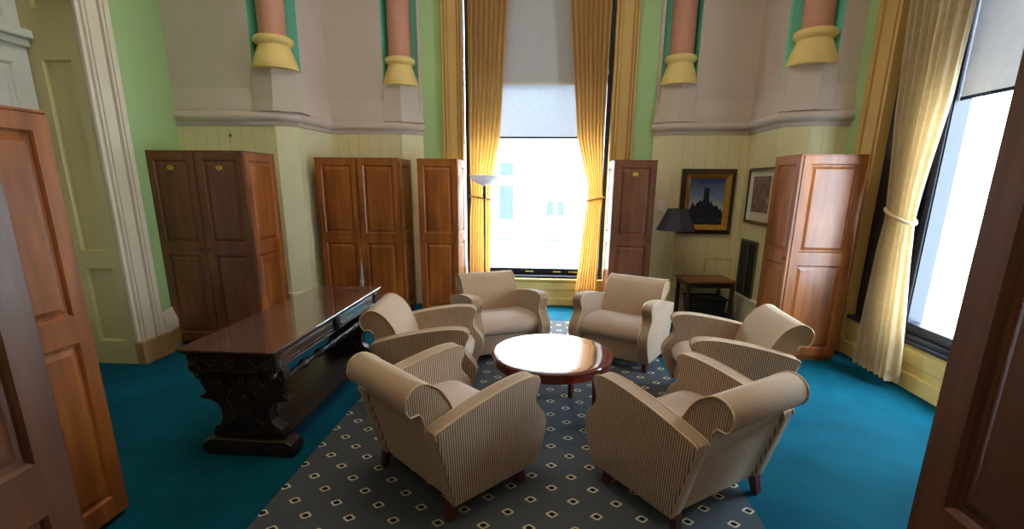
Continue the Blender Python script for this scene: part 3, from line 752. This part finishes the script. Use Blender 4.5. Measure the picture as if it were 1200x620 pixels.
# ================================================================== LAMPS
t1 = thing('torchiere_lamp', 'slim bronze floor lamp with white glass bowl before the left gold curtain', 'floor lamp', (-.71, 5.62, 0))
obj('bowl', lathe(B(), [(.012, 1.47), (.05, 1.48), (.10, 1.505), (.145, 1.545), (.172, 1.59), (.168, 1.59), (.14, 1.55), (.095, 1.512), (.05, 1.487), (.012, 1.48)], 40), M['frosted'], t1, 40)
obj('pole', lathe(B(), [(.011, .03), (.011, 1.33), (.02, 1.34), (.024, 1.37), (.016, 1.40), (.02, 1.43), (.016, 1.475)], 16), M['bronze'], t1, 40)
obj('base', lathe(B(), [(.13, 0), (.13, .015), (.09, .03), (.02, .04)], 32), M['bronze'], t1, 40)
t2 = thing('floor_lamp', 'thin brass floor lamp with a dark navy shade, right of the window', 'floor lamp', (1.415, 5.45, 0))
obj('lamp_shade', lathe(B(), [(.215, 1.02), (.105, 1.25), (.102, 1.25), (.212, 1.02)], 8), M['shade_fab'], t2)
obj('pole', lathe(B(), [(.012, .03), (.012, 1.05), (.014, 1.06), (.014, 1.10), (.006, 1.11), (.006, 1.24)], 16), M['brass'], t2, 40)
obj('base', lathe(B(), [(.12, 0), (.12, .012), (.08, .022), (.015, .035)], 32), M['brass'], t2, 40)
obj('bulb', lathe(B(), [(.012, 1.10), (.028, 1.14), (.028, 1.16), (.005, 1.185)], 16), M['white'], t2, 40)

# ================================================================== SIDE TABLE, BOX, FRAME
st = thing('side_table', 'small wooden side table in the corner under the paintings', 'side table', (1.80, 5.49, 0), R(3))
obj('table_top', box(B(), -.275, .275, -.22, .22, .465, .485, .004, 2), M['side_wood'], st, 40)
bm = B(); box(bm, -.25, .25, -.195, -.18, .41, .465); box(bm, -.25, .25, .18, .195, .41, .465); box(bm, -.25, -.235, -.19, .19, .41, .465); box(bm, .235, .25, -.19, .19, .41, .465)
obj('apron', bm, M['side_dark'], st)
for sx in (-1, 1):
    for sy in (-1, 1): obj('leg', box(B(), sx*.235-.02, sx*.235+.02, sy*.18-.02, sy*.18+.02, 0, .465, .004), M['side_dark'], st)
bx_ = thing('storage_box', 'black open storage box on the floor under the side table', 'box', (1.81, 5.47, 0), R(3))
bm = B(); prism(bm, [(-.17, 0), (.17, 0), (.195, .27), (-.195, .27)], 'y', -.14, .14, .01); obj('body', bm, M['black'], bx_, 40)
bm = B(); tube(bm, [(-.2, -.145, .275), (.2, -.145, .275), (.2, .145, .275), (-.2, .145, .275)], .009, 8, True); obj('rim', bm, M['black'], bx_, 40)
obj('handle', tube(B(), spline([(-.04, -.145, .285), (-.03, -.145, .32), (.03, -.145, .32), (.04, -.145, .285)], 4), .005), M['black'], bx_, 40)
bm = tube(B(), [(-.148, 0, 0), (-.148, 0, .19), (.148, 0, .19), (.148, 0, 0)], .007, 6)
o = obj('wire_frame', bm, M['brass'], None, 40); o.location = (1.98, 5.66, .487); tag(o, 'thin brass wire frame standing at the back of the side table', 'wire frame')

# ================================================================== PICTURES, VENT, SWITCH
def mitred(bm, w, h, bw, d0, d1, inset=0):
    for (a, b) in (((-w, -h), (w, -h)), ((w, -h), (w, h)), ((w, h), (-w, h)), ((-w, h), (-w, -h))):
        ins = lambda p: (p[0]-math.copysign(bw, p[0]), p[1]-math.copysign(bw, p[1]))
        q = [a, b, ins(b), ins(a)]
        lo = [bm.verts.new((x, 0, z)) for x, z in q]; hi = [bm.verts.new((q[0][0], -d0, q[0][1])), bm.verts.new((q[1][0], -d0, q[1][1])), bm.verts.new((q[2][0], -d1, q[2][1])), bm.verts.new((q[3][0], -d1, q[3][1]))]
        bm.faces.new(lo); bm.faces.new(hi)
        for i in range(4): bm.faces.new((lo[i], lo[(i+1) % 4], hi[(i+1) % 4], hi[i]))
    return bm
p1 = thing('painting', 'gilt-framed painting of a dark tower against a dusk sky, above the lamp', 'painting', (1.83, 5.845, 1.315))
w_, h_ = .30, .365
obj('outer_frame', mitred(B(), w_, h_, .05, .03, .055), M['frame_dark'], p1)
obj('gilt_frame', mitred(B(), w_-.05, h_-.05, .055, .05, .018), M['gold'], p1)
obj('canvas', box(B(), -w_+.10, w_-.10, -.012, -.004, -h_+.10, h_-.10), M['dusk'], p1)
def pp(l): return [(x, z) for x, z in l]
sil = [(-.198, -.20), (-.198, -.10), (-.17, -.06), (-.155, .0), (-.14, -.03), (-.12, -.05), (-.10, .0), (-.085, -.01), (-.07, .03), (-.05, .0), (-.035, .02), (-.033, .16), (-.028, .20), (-.022, .15), (-.005, .155), (.012, .15), (.02, .20), (.026, .15), (.03, .02), (.05, -.02), (.06, .03), (.07, -.03), (.10, -.05), (.13, -.04), (.15, -.09), (.17, -.07), (.185, -.12), (.198, -.12), (.198, -.20)]
obj('painted_tower', prism(B(), sil, 'y', -.0135, -.0122), M['silhouette'], p1)
p2 = thing('framed_print', 'sepia print in a cream mat and thin brown frame on the side wall', 'picture', (2.218, 5.31, 1.395), -PI/2)
obj('frame', mitred(B(), .335, .285, .026, .022, .026), M['frame_dark'], p2)
obj('mat', box(B(), -.312, .312, -.008, -.002, -.262, .262), M['mat'], p2)
obj('print', box(B(), -.205, .205, -.010, -.008, -.165, .20), M['sepia'], p2)
v = thing('wall_vent', 'black louvred vent grille low on the wall below the sepia print', 'vent', (2.218, 5.435, .61), -PI/2)
obj('frame', mitred(B(), .22, .315, .022, .016, .016), M['ventframe'], v)
obj('mullion', box(B(), -.008, .008, -.016, 0, -.3, .3), M['ventframe'], v)
obj('backing', box(B(), -.2, .2, -.003, 0, -.295, .295), M['black'], v)
bm = B()
for k in range(30):
    z = -.285+k*.0195; prism(bm, [(-.004, z), (-.012, z-.006), (-.013, z-.004), (-.005, z+.002)], 'x', -.2, .2)
obj('louvres', bm, M['vent'], v)
sw = thing('light_switch', 'small white light switch plate between the locker and the painting', 'light switch', (1.345, 5.89, 1.27), R(-35))
obj('plate', box(B(), -.042, .042, -.010, 0, -.062, .062, .003), M['bright_white'], sw); obj('toggle', box(B(), -.008, .008, -.016, -.008, -.012, .012, .002), M['mat'], sw)
ou = thing('power_outlet', 'small dark-socketed power outlet on the wall under the side table', 'power outlet', (1.89, 5.85, .36))
obj('plate', box(B(), -.045, .045, -.006, 0, -.03, .03, .002), M['mat'], ou); obj('socket', box(B(), -.005, .03, -.008, -.006, -.012, .012, .001), M['black'], ou)
hk = thing('wall_hook', 'tiny cross-shaped hook on the planked wall above the left double locker', 'hook', (-3.24, 5.0, 1.95))
bm = B(); box(bm, -.018, .018, -.012, 0, -.003, .003, .001); box(bm, -.003, .003, -.012, 0, -.018, .018, .001); obj('bracket', bm, M['bronze'], hk)
struct('baseboard_back_right', sweep(B(), [(1.21, 6.0), (1.41, 5.85), (2.23, 5.85), (2.22, 5.08), (2.40, 4.95), (2.77, 4.95)], [(-.01, 0), (.02, 0), (.02, .28), (.028, .285), (.028, .31), (.01, .32), (-.01, .32)]), M['pale'])
struct('baseboard_back_left', sweep(B(), LL, [(-.01, 0), (.02, 0), (.02, .28), (.028, .285), (.028, .31), (.01, .32), (-.01, .32)]), M['pale'])
